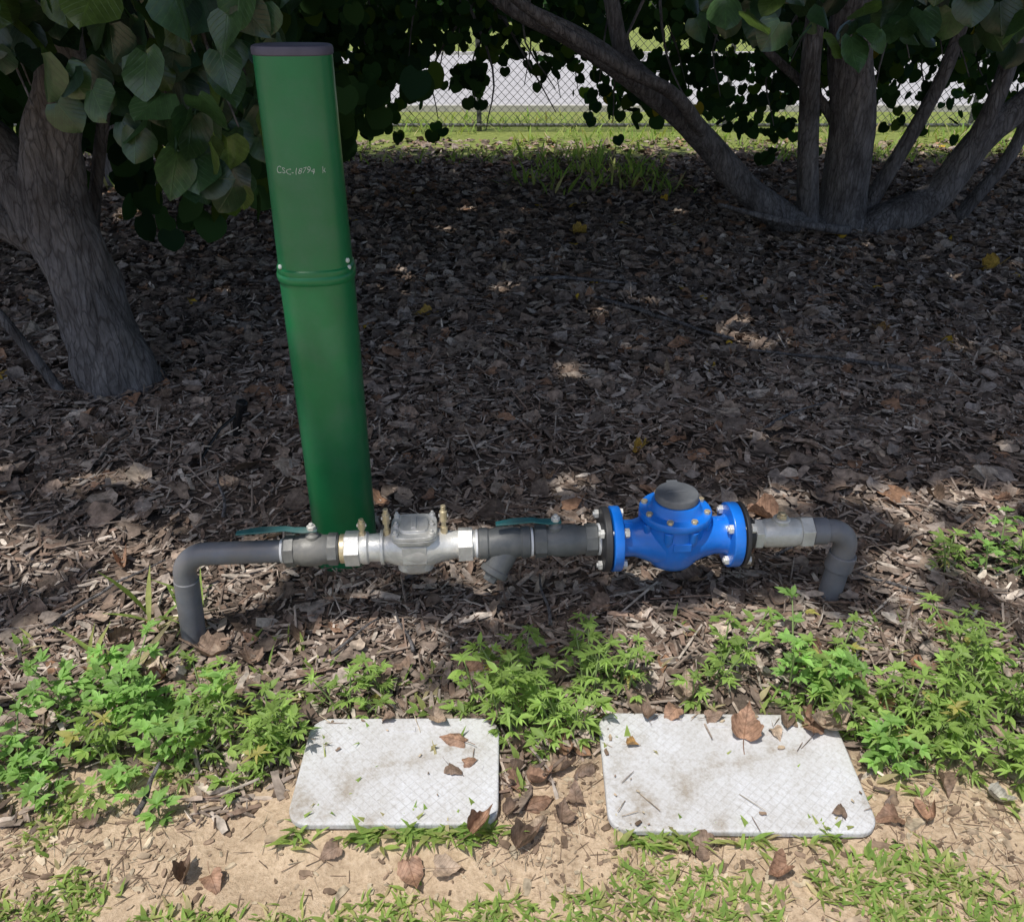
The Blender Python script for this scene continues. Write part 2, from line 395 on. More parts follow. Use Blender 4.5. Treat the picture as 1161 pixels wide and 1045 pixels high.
def ball_valve(s0, s1, stem, ldir, llen, name='ball_valve'):
    c = (s0 + s1) / 2; e = pipe_empty(name, c); mb = MB(); w = s1 - s0
    mb.rev([(s0, .033), (s0 + .006, .037), (s0 + w * .28, .037), (s0 + w * .32, .040), (s0 + w * .42, .041), (s0 + w * .5, .041), (s0 + w * .66, .040), (s0 + w * .7, .037), (s1 - .005, .037), (s1, .034)], 0, AX(), 28)
    mb.rev([(s0 + .004, .0415), (s0 + w * .2, .0415)], 0, AX(), 8, .2)
    mb.rev([(s1 - w * .2, .0415), (s1 - .004, .0415)], 0, AX(), 8, .1)
    mb.rev([(.02, .019), (.045, .017), (.05, .012), (.062, .010)], 0, UP(stem), 16)
    place(mb, 'valve_body', [M_dark], e, c)
    mb = MB(); mb.rev([(.06, .0115), (.071, .0115)], 0, UP(stem), 6); mb.rev([(.071, .006), (.078, .005)], 0, UP(stem), 10)
    place(mb, 'stem_nut', [M_steel], e, c)
    mb = MB(); d = ldir; pts = [(stem + .014 * -d, 0, .059), (stem + .02 * d, -.001, .059), (stem + .04 * d, -.004, .063), (stem + .06 * d, -.008, .070), (stem + llen * .7 * d, -.014, .072), (stem + llen * d, -.02, .070)]
    vs = []; fs = []
    wd = [.009, .012, .010, .010, .013, .008]
    for (x, y, z), q in zip(pts, wd): vs += [(x, y - q, z - .0022), (x, y + q, z - .0022), (x, y + q, z + .0022), (x, y - q, z + .0022)]
    for i in range(5):
        for k in range(4): k2 = (k + 1) % 4; fs.append((i * 4 + k, i * 4 + k2, i * 4 + 4 + k2, i * 4 + 4 + k))
    fs += [(3, 2, 1, 0), (20, 21, 22, 23)]
    mb.add(vs, fs, 0); place(mb, 'lever', [M_teal], e, c, .001)
ball_valve(.252, .388, .325, -1, .175)
ball_valve(.870, 1.034, .925, -1, .150)

# backflow preventer
s = .575; e = pipe_empty('backflow_preventer', s); mb = MB()
mb.rev([(.390, .037), (.402, .037)], 1, AX(), 28)
mb.rev([(.402, .045), (.438, .045)], 0, AX(), 6, .3); mb.rev([(.436, .036), (.445, .041), (.458, .041), (.462, .035), (.50, .036), (.520, .044), (.545, .052), (.585, .055), (.615, .051), (.64, .040), (.665, .035), (.684, .035)], 0, AX(), 36)
mb.rev([(.490, .044), (.498, .044)], 0, AX(), 28)
mb.rev([(.682, .045), (.718, .045)], 0, AX(), 6, .1); mb.rev([(.716, .035), (.727, .035)], 0, AX(), 28)
place(mb, 'body', [M_steel, M_brass], e, s)
mb = MB()
mb.rev([(-.068, .018), (-.062, .034), (-.048, .045), (0, .048), (.022, .046), (.034, .050), (.040, .056), (.049, .057)], 0, UP(s), 48, 0, 4)
mb.rev([(.0505, .057), (.060, .056), (.061, .036), (.067, .034), (.068, .020)], 0, UP(s), 48, 0, 4)
mb.box(.012, .05, .006, 0, UP(s, .069)); mb.box(.06, .006, .05, 0, Matrix.Translation((s, -.049, .005)))
place(mb, 'bonnet', [M_cast], e, s)
mb = MB()
for sx in (-1, 1):
    for sy in (-1, 0, 1):
        Mx = Matrix.Translation((s + .044 * sx, .042 * sy, 0)); mb.rev([(.059, .0075), (.068, .0075)], 0, Mx, 6, sy); mb.rev([(.068, .004), (.075, .0035)], 0, Mx, 8)
place(mb, 'bonnet_bolts', [M_steel], e, s, .0005)
mb = MB()
for x, z0, k in ((.447, .034, 1.15), (.508, .034, 1.75), (.648, .034, 1.85)):
    mb.rev([(z0 - .01, .009), (z0 + .012 * k, .009)], 0, UP(x), 6); mb.rev([(z0 + .012 * k, .006), (z0 + .02 * k, .006), (z0 + .021 * k, .0095), (z0 + .036 * k, .0095), (z0 + .037 * k, .006), (z0 + .044 * k, .0065)], 0, UP(x), 14)
    mb.box(.024, .005, .007, 1, UP(x, z0 + .029 * k))
place(mb, 'test_cocks', [M_brass, M_steel], e, s, .0006)

# y strainer
s = .79; e = pipe_empty('y_strainer', s); mb = MB()
mb.rev([(.731, .034), (.735, .040), (.755, .040), (.758, .036), (.78, .041), (.82, .041), (.838, .036), (.842, .040), (.86, .040), (.864, .034)], 0, AX(), 28)
dv = Vector((-.50, -.38, -.70)).normalized(); Q = Matrix.Translation((.815, 0, 0)) @ dv.to_track_quat('Z', 'Y').to_matrix().to_4x4()
mb.rev([(0, .032), (.075, .032), (.078, .036), (.092, .036), (.095, .028)], 0, Q, 28); mb.rev([(.094, .019), (.112, .018)], 0, Q, 6)
place(mb, 'strainer_body', [M_dark], e, s)

# water meter
s = 1.225; e = pipe_empty('water_meter', s)
mb = MB()
mb.rev([(1.062, .05), (1.0645, .081), (1.067, .083), (1.086, .083), (1.089, .081), (1.0905, .052), (1.10, .047), (1.125, .047), (1.15, .056), (1.175, .066), (1.20, .074), (1.25, .074), (1.275, .066), (1.30, .056), (1.33, .048), (1.352, .048), (1.36, .052), (1.362, .081), (1.364, .083), (1.388, .083), (1.390, .081), (1.3915, .05)], 0, AX(), 48)
mb.rev([(-.080, .012), (-.078, .034), (-.068, .056), (-.047, .070), (-.01, .078), (.03, .080), (.05, .078), (.062, .077), (.064, .088), (.067, .090), (.082, .090), (.085, .088), (.086, .068), (.092, .062), (.108, .059), (.111, .056)], 0, UP(s), 48)
for k in range(8):
    t = k * math.pi / 4 + math.pi / 8
    mb.rev([(.02, .004), (.035, .011), (.062, .0125)], 0, Matrix.Translation((s + .079 * math.cos(t), .079 * math.sin(t), 0)), 14)
mb.box(.03, .012, .10, 0, UP(1.103, 0)); mb.box(.03, .012, .10, 0, UP(1.348, 0))
mb.box(.045, .006, .022, 0, Matrix.Translation((s + .005, -.078, .018)))
place(mb, 'meter_body', [M_blue], e, s, .0018)
mb = MB()
mb.rev([(.109, .050), (.113, .054), (.127, .054), (.131, .052), (.133, .046), (.1335, .02)], 0, UP(s), 40)
mb.box(.028, .018, .012, 0, Matrix.Translation((s, .052, .125))); mb.box(.05, .008, .003, 0, UP(s, .1345))
place(mb, 'register_lid', [M_greycap], e, s, .0015)
mb = MB()
mb.rev([(1.040, .045), (1.042, .080), (1.045, .083), (1.0585, .083), (1.060, .080)], 0, AX(), 40); mb.rev([(1.060, .072), (1.0625, .072)], 0, AX(), 40)
mb.rev([(1.3912, .072), (1.394, .072)], 0, AX(), 40); mb.rev([(1.394, .080), (1.396, .083), (1.403, .083), (1.405, .080), (1.407, .045), (1.43, .04)], 0, AX(), 40)
place(mb, 'companion_flanges', [M_black], e, s, .001)
mb = MB()
for k in range(4):
    t = math.pi / 4 + k * math.pi / 2; y, z = .066 * math.cos(t), .066 * math.sin(t)
    for a0, a1 in ((1.026, 1.104), (1.348, 1.420)):
        Mx = Matrix.Translation((0, y, z)) @ RX
        mb.rev([(a0, .0065), (a1, .0065)], 0, Mx, 12); mb.rev([(a0 + .004, .0125), (a0 + .014, .0125)], 0, Mx, 6, k); mb.rev([(a1 - .012, .0125), (a1 - .001, .0125)], 0, Mx, 6, k * .7)
for k in range(8):
    t = k * math.pi / 4 + math.pi / 8
    mb.rev([(.082, .0085), (.093, .0085)], 1, Matrix.Translation((s + .078 * math.cos(t), .078 * math.sin(t), 0)), 6, k)
place(mb, 'bolts', [M_steel, M_brass], e, s, .0006)

# ------------------------------------------------------------------ marker post
px, py = -.492, 2.06
e = empty('marker_post'); e.location = (px, py, 0); e.rotation_euler = (0, math.radians(.3), math.radians(8))
mb = MB(); PW = 2.7
mb.rev([(-.15, .089), (.2, .0895), (.6, .0905), (.835, .0915), (.842, .0915)], 0, None, 72, 0, PW)
mb.rev([(.870, .0900), (1.0, .0885), (1.15, .087), (1.342, .086)], 0, None, 72, 0, PW)
mb.rev([(.838, .0925), (.842, .0955), (.850, .0965), (.856, .0960), (.860, .0935), (.866, .0945), (.872, .0935), (.876, .0895)], 0, None, 72, 0, PW)
mb.obj('post_shaft', [M_green], e, 0)
mb = MB(); mb.rev([(1.338, .0862), (1.340, .0882), (1.350, .0885), (1.356, .0865), (1.358, .082), (1.3585, .04)], 0, None, 72, 0, PW)
mb.obj('cap', [M_cap], e, 0)
mb = MB()
def psurf(t, r):
    ct, st = math.cos(t), math.sin(t); q = (abs(ct) ** PW + abs(st) ** PW) ** (-1 / PW); return r * ct * q, r * st * q
for t, z in ((-.62, .89), (-.58, .872), (-2.5, .88)):
    x, y = psurf(t, .0905); n = Vector((math.cos(t), math.sin(t), 0))
    mb.rev([(0, .006), (.003, .006), (.005, .004)], 0, Matrix.Translation((x, y, z)) @ n.to_track_quat('Z', 'Y').to_matrix().to_4x4(), 12)
mb.obj('rivets', [M_white], e, 0)
fc = bpy.data.curves.new('t', 'FONT'); fc.body = 'CSC-18794   k'; fc.size = .020; fc.extrude = 0; fc.resolution_u = 3; fc.shear = .2; fc.offset = -.0004
to = bpy.data.objects.new('t', fc); col.objects.link(to); dg = bpy.context.evaluated_depsgraph_get()
tm = bpy.data.meshes.new_from_object(to.evaluated_get(dg)); bpy.data.objects.remove(to)
bm = bmesh.new(); bm.from_mesh(tm); bmesh.ops.triangulate(bm, faces=bm.faces[:]); bmesh.ops.subdivide_edges(bm, edges=[x for x in bm.edges if x.calc_length() > .005], cuts=2)
w = max(v.co.x for v in bm.verts)
for v_ in bm.verts:
    x_ = v_.co.x; y_ = v_.co.y
    sx = (x_ - w / 2) * .92 + .0007 * math.sin(y_ * 300 + x_ * 60); sz = y_ * (1 + .15 * math.sin(x_ * 170)) + .0020 * math.sin(x_ * 110)
    X = sx - .004; yy = (max(1e-6, .0877 ** PW - abs(X) ** PW)) ** (1 / PW)
    v_.co = Vector((X, -yy - .0012, 1.098 + sz))
bm.to_mesh(tm); bm.free(); tm.materials.append(M_white)
link(bpy.data.objects.new('handwritten_number', tm), e)

e = empty('irrigation_stake'); e.location = (-1.02, 2.74, 0)
mb = MB(); mb.tube([(0, 0, -.03), (.012, .008, .08), (.045, .015, .165)], [.014, .015, .016], 0, 14); mb.rev([(.0, .022), (.028, .022), (.034, .015)], 0, Matrix.Translation((.036, .014, .14)) @ Matrix.Rotation(.35, 4, 'Y'), 14)
mb.rev([(0, .009), (.05, .008)], 0, Matrix.Translation((.02, .01, .11)) @ Matrix.Rotation(1.3, 4, 'Y'), 10)
mb.tube([(.02, .015, .12), (-.03, -.05, .09), (-.06, -.10, .05), (-.07, -.2, .03)], [.006] * 4, 0, 8)
mb.obj('riser_and_tube', [M_stake], e, .001)

# ------------------------------------------------------------------ lids
for cx, cy, w, d, rot in LIDS:
    e = empty('utility_box_lid'); e.location = (cx, cy, .012); e.rotation_euler = (math.radians(.6), 0, math.radians(rot))
    bm = bmesh.new(); pts = []; r = .042
    for (qx, qy, a0) in ((1, 1, 0), (-1, 1, 90), (-1, -1, 180), (1, -1, 270)):
        for k in range(9):
            t = math.radians(a0 + k * 90 / 8); pts.append((qx * (w / 2 - r) + r * math.cos(t), qy * (d / 2 - r) + r * math.sin(t), 0))
    vs = [bm.verts.new(p) for p in pts]; f = bm.faces.new(vs)
    ex = bmesh.ops.extrude_face_region(bm, geom=[f]); tv = [g for g in ex['geom'] if isinstance(g, bmesh.types.BMVert)]
    bmesh.ops.translate(bm, verts=tv, vec=(0, 0, .018))
    bmesh.ops.recalc_face_normals(bm, faces=bm.faces[:])
    me = bpy.data.meshes.new('lid_plate'); bm.to_mesh(me); bm.free(); me.materials.append(M_lid)
    o = link(bpy.data.objects.new('lid_plate', me), e); bv = o.modifiers.new('b', 'BEVEL'); bv.width = .005; bv.segments = 3; bv.limit_method = 'ANGLE'; bv.angle_limit = math.radians(50)
    mb = MB(); mb.box(.05, .012, .003, 0, Matrix.Translation((0, d / 2 - .035, .0185))); mb.rev([(.0175, .009), (.0195, .009)], 0, Matrix.Translation((w / 2 - .04, 0, 0)), 6)
    mb.obj('lift_slot', [M_lid], e, .001)

# ------------------------------------------------------------------ trees
def fork(mb, pts, rad, seg=18, lump=.06, n=10):
    P, r = spline(pts, rad, n); mb.tube(P, r, 0, seg, lump)
treeL = empty('tree'); treeL.location = (-1.72, 3.28, 0)
treeR = empty('tree'); treeR.location = (2.3, 6.0, 0)
def tobj(mb, name, e):
    o = mb.obj(name, [M_bark], e, 0, 180); o.matrix_local = Matrix.Translation(-e.location); return o
mb = MB()
fork(mb, [(-1.66, 3.28, -.12), (-1.67, 3.28, .03), (-1.70, 3.29, .25), (-1.73, 3.30, .5), (-1.76, 3.3, .75), (-1.72, 3.3, .95), (-1.62, 3.3, 1.2), (-1.55, 3.28, 1.6), (-1.3, 3.1, 2.3), (-.7, 2.6, 3.2)], [.215, .168, .14, .13, .128, .105, .085, .08, .06, .03], 28, .09)
fork(mb, [(-1.80, 3.30, .65), (-1.93, 3.35, .88), (-2.12, 3.4, 1.15), (-2.35, 3.5, 1.7), (-2.7, 3.6, 2.6), (-3.2, 3.6, 4.0)], [.115, .10, .09, .07, .05, .02])
fork(mb, [(-1.85, 3.32, .6), (-2.15, 3.2, .83), (-2.6, 3.0, 1.0), (-3.1, 2.8, 1.4)], [.07, .055, .05, .03])
fork(mb, [(-1.55, 3.28, 1.6), (-1.2, 2.6, 2.4), (-.8, 1.8, 3.4), (-.3, 1.1, 4.4)], [.06, .05, .035, .02])
fork(mb, [(-1.4, 3.15, 1.95), (-1.6, 2.2, 2.8), (-2.0, 1.2, 4.2)], [.05, .035, .02])
fork(mb, [(-1.55, 3.3, 1.7), (-.8, 3.9, 2.6), (.1, 4.2, 3.6), (.8, 4.2, 4.6)], [.06, .05, .035, .02])
fork(mb, [(-1.84, 3.15, .0), (-1.98, 3.12, .35), (-2.2, 3.1, .75), (-2.5, 3.1, 1.3)], [.022, .02, .018, .012], 8)
fork(mb, [(-1.88, 3.5, .1), (-1.75, 3.6, .7), (-1.5, 3.7, 1.5)], [.03, .028, .02], 8)
for k in range(34):
    x0 = rng.uniform(-1.9, -.75); y0 = rng.uniform(2.5, 3.3); L0 = rng.uniform(.25, .6)
    zb = 1.15 + .35 * rng.random() - .12 * (x0 > -1.05)
    fork(mb, [(x0 - .2, y0 + .25, zb + L0 + .2), (x0 - .08, y0 + .08, zb + L0 * .5), (x0, y0, zb - .02)], [.008, .005, .0025], 6, 0, 4)
tobj(mb, 'trunk_and_limbs', treeL)
mb = MB()
fork(mb, [(2.25, 6.0, -.1), (1.91, 5.95, .09), (1.60, 5.93, .30), (1.286, 5.9, .61), (.89, 5.8, .92), (.40, 5.7, 1.22), (-.15, 5.6, 1.5), (-1.0, 5.2, 2.3), (-1.6, 5.0, 3.6)], [.15, .110, .092, .086, .080, .066, .055, .04, .02])
fork(mb, [(.95, 5.82, .9), (.72, 5.95, 1.12), (.6, 6.0, 1.5), (.4, 6.2, 2.2)], [.07, .055, .045, .03])
fork(mb, [(1.286, 5.9, .63), (.98, 5.5, .93), (.62, 5.3, 1.1), (.05, 5.1, 1.42), (-.4, 4.9, 1.8)], [.05, .04, .035, .03, .02], 10)
fork(mb, [(2.12, 6.0, -.1), (2.05, 5.95, .2), (1.97, 5.95, .7), (1.9, 5.95, 1.4), (1.8, 5.8, 2.8)], [.09, .075, .066, .06, .04])
fork(mb, [(2.35, 6.05, -.15), (2.32, 6.03, .2), (2.27, 6.0, .75), (2.15, 6.0, 1.4), (2.1, 5.9, 2.6), (1.9, 5.6, 4.5)], [.26, .16, .145, .135, .09, .03])
fork(mb, [(2.38, 6.0, -.1), (2.65, 5.97, .08), (2.96, 6.0, .24), (3.155, 6.0, .595), (3.42, 6.0, .85), (4.0, 5.9, 1.5), (4.6, 5.7, 2.6)], [.18, .13, .11, .098, .085, .07, .04])
fork(mb, [(2.45, 6.05, 0), (2.6, 6.1, .3), (2.85, 6.1, .95), (2.95, 6.1, 1.5), (3.2, 6.0, 2.4)], [.07, .055, .045, .04, .03])
fork(mb, [(3.1, 6.0, .5), (3.15, 5.9, .9), (3.2, 5.9, 1.5), (3.2, 5.6, 2.2)], [.06, .055, .05, .03])
fork(mb, [(3.3, 6.3, 0), (3.6, 6.3, .6), (3.55, 6.3, 1.5)], [.05, .045, .04], 10)
fork(mb, [(2.35, 5.9, .02), (2.15, 5.6, .10), (1.75, 5.55, .17), (1.35, 5.6, .26)], [.035, .03, .022, .012], 10)
fork(mb, [(2.25, 6.0, .5), (2.1, 6.05, .8), (1.6, 6.1, 1.2), (1.3, 6.1, 1.6)], [.04, .035, .025, .02], 8)
for k in range(70):
    x0 = rng.uniform(-1.6, 4.6); y0 = rng.uniform(5.8, 8.8); z0 = rng.uniform(.6, 1.2)
    fork(mb, [(x0 - rng.uniform(-.5, .5), y0 + .2, z0 + 1.0), (x0 - .08, y0, z0 + .4), (x0 + rng.uniform(-.2, .2), y0 - .1, z0)], [.014, .008, .0035], 5, 0, 4)
for x0, y0 in ((.9, 5.0), (2.0, 5.1), (3.4, 5.0), (0, 5), (1.4, 4.5)):
    fork(mb, [(2.1, 5.9, 2.3), (x0 * .6 + .8, y0 * .5 + 2.6, 3.0), (x0, y0 - .8, 3.8), (x0 - .3, y0 - 2.6, 4.6)], [.06, .045, .03, .015], 8)
tobj(mb, 'trunks_and_limbs', treeR)
treeB = empty('tree'); treeB.location = (-3.4, 7.6, 0); mb = MB()
fork(mb, [(-3.4, 7.6, -.1), (-3.35, 7.6, .5), (-3.2, 7.6, 1.2), (-2.7, 7.5, 2.2)], [.16, .11, .09, .05])
fork(mb, [(-3.4, 7.6, .1), (-3.7, 7.6, .6), (-3.9, 7.6, 1.5)], [.09, .08, .06])
fork(mb, [(-3.35, 7.6, .3), (-2.9, 7.5, .8), (-2.2, 7.3, 1.4), (-1.4, 7.2, 2.1)], [.07, .055, .05, .03])
tobj(mb, 'trunks_and_limbs', treeB)

LT = [leaf_template(.12, -.25, -.12, 4, .04, 1, 1, True), leaf_template(.25, -.1, -.25, 4, .05, 2, .9, True), leaf_template(.02, -.5, -.05, 4, .05, 3, 1, True), leaf_template(.35, -.2, .15, 4, .06, 5, .95, False)]
CT = [leaf_template(.15, -.2, -.15, 2, 0, 0, 1, True)] * 3
lv = [(0, -.4, 0), (-.42, -.42, .05), (-.55, -.1, .05), (-.25, .4, -.03), (0, .55, -.1), (.25, .4, -.03), (.55, -.1, .05), (.42, -.42, .05), (0, 0, 0)]
KL = [(lv, [(0, 8, 2, 1), (8, 4, 3, 2), (8, 6, 5, 4), (0, 7, 6, 8)])] * 3
SUNV = np.array([-.25, -.30, .92]); SUNV /= np.linalg.norm(SUNV)
shx, shy = -SUNV[0] / SUNV[2], -SUNV[1] / SUNV[2]
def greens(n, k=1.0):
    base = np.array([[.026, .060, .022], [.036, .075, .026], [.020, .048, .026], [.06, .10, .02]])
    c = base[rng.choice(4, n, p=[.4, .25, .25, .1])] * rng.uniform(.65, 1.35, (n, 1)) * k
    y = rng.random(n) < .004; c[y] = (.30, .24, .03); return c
N = 54000  # unseen overhead crown, density shaped by where its shade should land on the ground
gx = rng.uniform(-5.2, 6.0, N); gy = rng.uniform(1.5, 9.3, N)
p = .28 * sstep(1.55, 1.9, gy) + .32 * sstep(1.95, 2.35, gy) + .40 * sstep(2.25, 2.8, gy)
cl = vnoise(gx, gy, .40, 11) * .36 + vnoise(gx, gy, .13, 12) * .64
keep = cl < (.30 + .44 * p)
keep &= rng.random(N) < (.28 + .72 * p) * (1 - sstep(8.3, 9.3, gy))
gx, gy = gx[keep], gy[keep]; N = len(gx)
z = rng.uniform(3.4, 6.4, N); loc = np.c_[gx - shx * z, gy - shy * z, z]
T = rng.normal(size=(N, 3)); T[:, 2] = -abs(T[:, 2]) * .5; Nn = rng.normal(size=(N, 3)) * .45 + np.array([0, -.15, 1])
Rm = frames(T, Nn) * rng.uniform(.12, .19, N)[:, None, None]
w = np.zeros(N, int)
crn = loc[:, 0] < 0
for msk, e in ((crn, treeL), (~crn, treeR)):
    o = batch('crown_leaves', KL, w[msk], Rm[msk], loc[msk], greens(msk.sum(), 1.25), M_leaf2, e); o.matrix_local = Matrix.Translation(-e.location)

def hang(n, fn, smin, smax, name, e, k=1., toward=1.0, tmpl=LT, mat=M_leaf):
    P = fn(n); n = len(P)
    T = rng.normal(size=(n, 3)) * .45 + np.array([0, -.1, -1]); Nn = rng.normal(size=(n, 3)) * .65 + np.array([0, -toward, .6])
    Rm = frames(T, Nn) * rng.uniform(smin, smax, n)[:, None, None]
    o = batch(name, tmpl, rng.integers(0, len(tmpl), n), Rm, P, greens(n, k), mat, e); o.matrix_local = Matrix.Translation(-e.location)
def fl(n):
    x = rng.uniform(-2.3, -.66, n); y = rng.uniform(2.35, 3.1, n); z = rng.uniform(.86, 1.75, n)
    low = 1.14 - .30 * np.exp(-((x + .90) / .17) ** 2) - .12 * np.exp(-((x + 1.22) / .10) ** 2) + .07 * np.sin(x * 9) + .14 * np.exp(-((x + 1.55) / .12) ** 2)
    ok = (z > low) & (rng.random(n) < np.where(z < low + .18, .5, 1.0)); return np.c_[x, y, z][ok]
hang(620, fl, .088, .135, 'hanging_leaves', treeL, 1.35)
def fl2(n):
    x = rng.uniform(-3.4, -.4, n); y = rng.uniform(3.6, 5.0, n); z = rng.uniform(.35, 1.9, n)
    c = vnoise(x * 1.0, z, .35, 5)
    low = .75 - .25 * np.exp(-((x + 1.5) / .5) ** 2) + .3 * sstep(-1.0, -.4, x)
    ok = (z > low) & (c > .25); return np.c_[x, y, z][ok]
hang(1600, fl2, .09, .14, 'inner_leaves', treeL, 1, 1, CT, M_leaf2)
def fr(n):
    x = rng.uniform(-2.4, 6.2, n); y = rng.uniform(6.4, 9.0, n); z = rng.uniform(.38, 2.1, n)
    c = vnoise(x, z * 1.3, .30, 21) * .5 + vnoise(x, z, .11, 22) * .5
    low = .80 + .16 * np.sin(x * 2.1 + 1) + .12 * np.sin(x * 5.3) + .1 * np.sin(x * 11)
    ok = (z > low) & (c > .40 - .25 * sstep(1.0, 1.4, z)); ok |= (z > low - .35) & (c > .58) & (rng.random(n) < .5); return np.c_[x, y, z][ok]
hang(12500, fr, .06, .11, 'curtain_leaves', treeR, 1.1, 1, CT, M_leaf2)
def fr2(n):
    x = rng.uniform(.75, 3.0, n); y = rng.uniform(3.2, 4.2, n); z = rng.uniform(1.15, 1.9, n)
    low = 1.33 - .12 * np.exp(-((x - 2.25) / .4) ** 2) - .06 * np.exp(-((x - 1.15) / .2) ** 2)
    ok = z > low; return np.c_[x, y, z][ok]
hang(500, fr2, .09, .13, 'front_leaves', treeR, 1.3)
def fb(n):
    x = rng.uniform(-6.5, -1.0, n); y = rng.uniform(6.5, 9.0, n); z = rng.uniform(.4, 2.6, n)
    c = vnoise(x, z, .4, 31); ok = (z > .8 + .3 * np.sin(x * 3)) & (c > .35); return np.c_[x, y, z][ok]
hang(3000, fb, .10, .15, 'crown_leaves', treeB, 1, 1, CT, M_leaf2)

# ------------------------------------------------------------------ litter
DT = [leaf_template(.12, .25, -.15, 4, .06, 11, 1, False, .3), leaf_template(-.12, -.3, .2, 4, .07, 12, 1, False, .2), leaf_template(.3, .15, .25, 4, .07, 13, .9, False, .35), leaf_template(.05, -.12, -.1, 4, .05, 14, 1, False, .15), leaf_template(-.22, .15, -.25, 4, .08, 15, 1, True, .3), leaf_template(.6, -.5, .15, 4, .09, 16, .7, False, .4), leaf_template(.1, .1, .1, 4, .05, 17, .55, False, .5)]
def in_lid(x, y, m=0.0):
    r = np.zeros(len(x), bool)
    for cx, cy, w, d, a in LIDS: r |= (abs(x - cx) < w / 2 + m) & (abs(y - cy) < d / 2 + m)
    return r
def browns(n):
    base = np.array([[.255, .19, .152], [.33, .255, .205], [.195, .155, .132], [.42, .345, .285], [.13, .102, .086], [.32, .19, .125], [.31, .26, .23], [.52, .44, .37]])
    return base[rng.choice(8, n, p=[.24, .18, .17, .08, .10, .07, .145, .015])] * rng.uniform(.7, 1.25, (n, 1))
N = 62000
y = rng.uniform(1.12, 10.2, N); x = rng.uniform(-1, 1, N) * (.66 * y + 1.1)
dens = .18 * sstep(1.15, 1.5, y) + .25 * sstep(1.9, 2.6, y) + .57 * sstep(2.6, 3.6, y)
dens *= .35 + .95 * vnoise(x, y, .4, 41)
keep = (rng.random(N) < dens * (.66 * y + 1.1) / 7.6 * 1.25) & ~in_lid(x, y, .02) & ~((y > 9.0) & (rng.random(N) < .7))
x, y = x[keep], y[keep]; N = len(x)
loc = np.c_[x, y, height(x, y) + rng.uniform(.003, .028, N)]
T = rng.normal(size=(N, 3)); T[:, 2] *= .2; Nn = rng.normal(size=(N, 3)) * .28 + np.array([0, 0, 1])
sz = rng.beta(2, 2, N) * .085 + .03
Rm = frames(T, Nn) * (sz * (1 - .25 * (y < 2.2)))[:, None, None]
C = browns(N); C[(rng.random(N) < .003) & (y > 2.7)] = (.55, .36, .05); W = rng.integers(0, 7, N)
red = (.34, .21, .145); br = (.26, .185, .14); tan = (.44, .345, .265); yel = (.5, .33, .07); org = (.40, .24, .09)
hand = [(-.125, 1.30, .055, red), (-.12, 1.222, .038, br), (-.09, 1.24, .03, red), (.105, 1.235, .065, br), (.03, 1.07, .072, br), (-.065, 1.085, .062, red), (-.19, 1.01, .06, red), (-.125, 1.02, .05, tan), (.36, 1.06, .06, br), (.755, 1.12, .05, red), (.515, 1.335, .08, red), (.70, 1.335, .09, tan), (.665, 1.33, .06, red), (.13, 1.56, .06, tan), (.58, 1.32, .032, tan), (.26, 1.285, .028, org), (.61, 1.35, .04, br), (.66, 1.36, .04, red), (.45, 1.365, .04, br), (.30, 1.37, .04, br), (.36, 1.375, .045, red), (-.28, 1.36, .035, br), (-.16, 1.355, .04, tan), (.655, 1.12, .035, br),
        (.05, 1.16, .06, red), (.09, 1.33, .06, red), (.0, 1.42, .075, red), (-.03, 1.37, .06, br), (-.62, 1.01, .055, br), (-.56, .99, .045, red), (.03, 1.30, .055, br), (.13, 1.17, .05, br), (.10, 1.13, .05, br), (.0, 1.20, .05, red), (.0, 1.14, .045, br), (.08, 1.27, .05, tan), (.02, 1.24, .05, br), (.055, 1.11, .04, tan), (.12, 1.29, .045, red), (.06, 1.21, .05, red), (.15, 1.24, .045, br),
        (.76, 2.18, .11, red), (.84, 2.16, .10, tan), (.64, 1.93, .085, tan), (-1.13, 1.98, .08, red), (-.03, 2.35, .075, br), (1.1, 1.62, .08, tan), (-.66, 1.60, .07, br), (-.76, 1.62, .08, br), (-.45, 1.72, .07, red), (.2, 1.62, .06, red), (-1.0, 1.68, .075, br),
        (1.17, 1.15, .06, red), (.84, 1.12, .05, red), (.90, 1.20, .05, br), (-.35, 1.05, .04, br), (.5, 1.0, .05, red), (-.85, 1.12, .045, br), (1.0, 1.17, .045, (.5, .48, .42)), (.48, 5.9, .13, yel), (-2.2, 3.28, .10, yel), (-.45, 4.1, .09, yel), (2.9, 5.0, .14, yel), (.6, 4.2, .11, tan), (-.05, 4.9, .1, tan), (1.8, 3.9, .1, org), (.66, 3.3, .1, tan), (.45, 2.62, .07, yel)]
for _ in range(60):
    yy = rng.uniform(1.45, 3.2); hand.append((rng.uniform(-1, 1) * (.6 * yy + .2), yy, rng.uniform(.045, .085), [red, br, br, br, tan][rng.integers(0, 5)]))
batch('leaf_litter', DT, W, Rm, loc, C, M_litter)
FT = [dry_leaf(21, .5, .35), dry_leaf(22, -.7, -.3), dry_leaf(23, 1.1, -.2, .85), dry_leaf(24, .2, -.5), dry_leaf(25, -.3, .6, .9), dry_leaf(26, 1.5, .5, .8, .6), dry_leaf(27, .8, .8, 1.0, -.5)]
H = np.array([h[:2] for h in hand]); hz = height(H[:, 0], H[:, 1]) + .012 + .022 * in_lid(H[:, 0], H[:, 1], .01)
n = len(hand); T = rng.normal(size=(n, 3)); T[:, 2] *= .1; Nn = rng.normal(size=(n, 3)) * .3 + np.array([0, -.1, 1])
R2 = frames(T, Nn) * np.array([h[2] for h in hand])[:, None, None]
batch('dry_leaves', FT, rng.integers(0, 7, n), R2, np.c_[H, hz], np.array([h[3] for h in hand]) * rng.uniform(.75, 1.15, (n, 1)), M_dry)

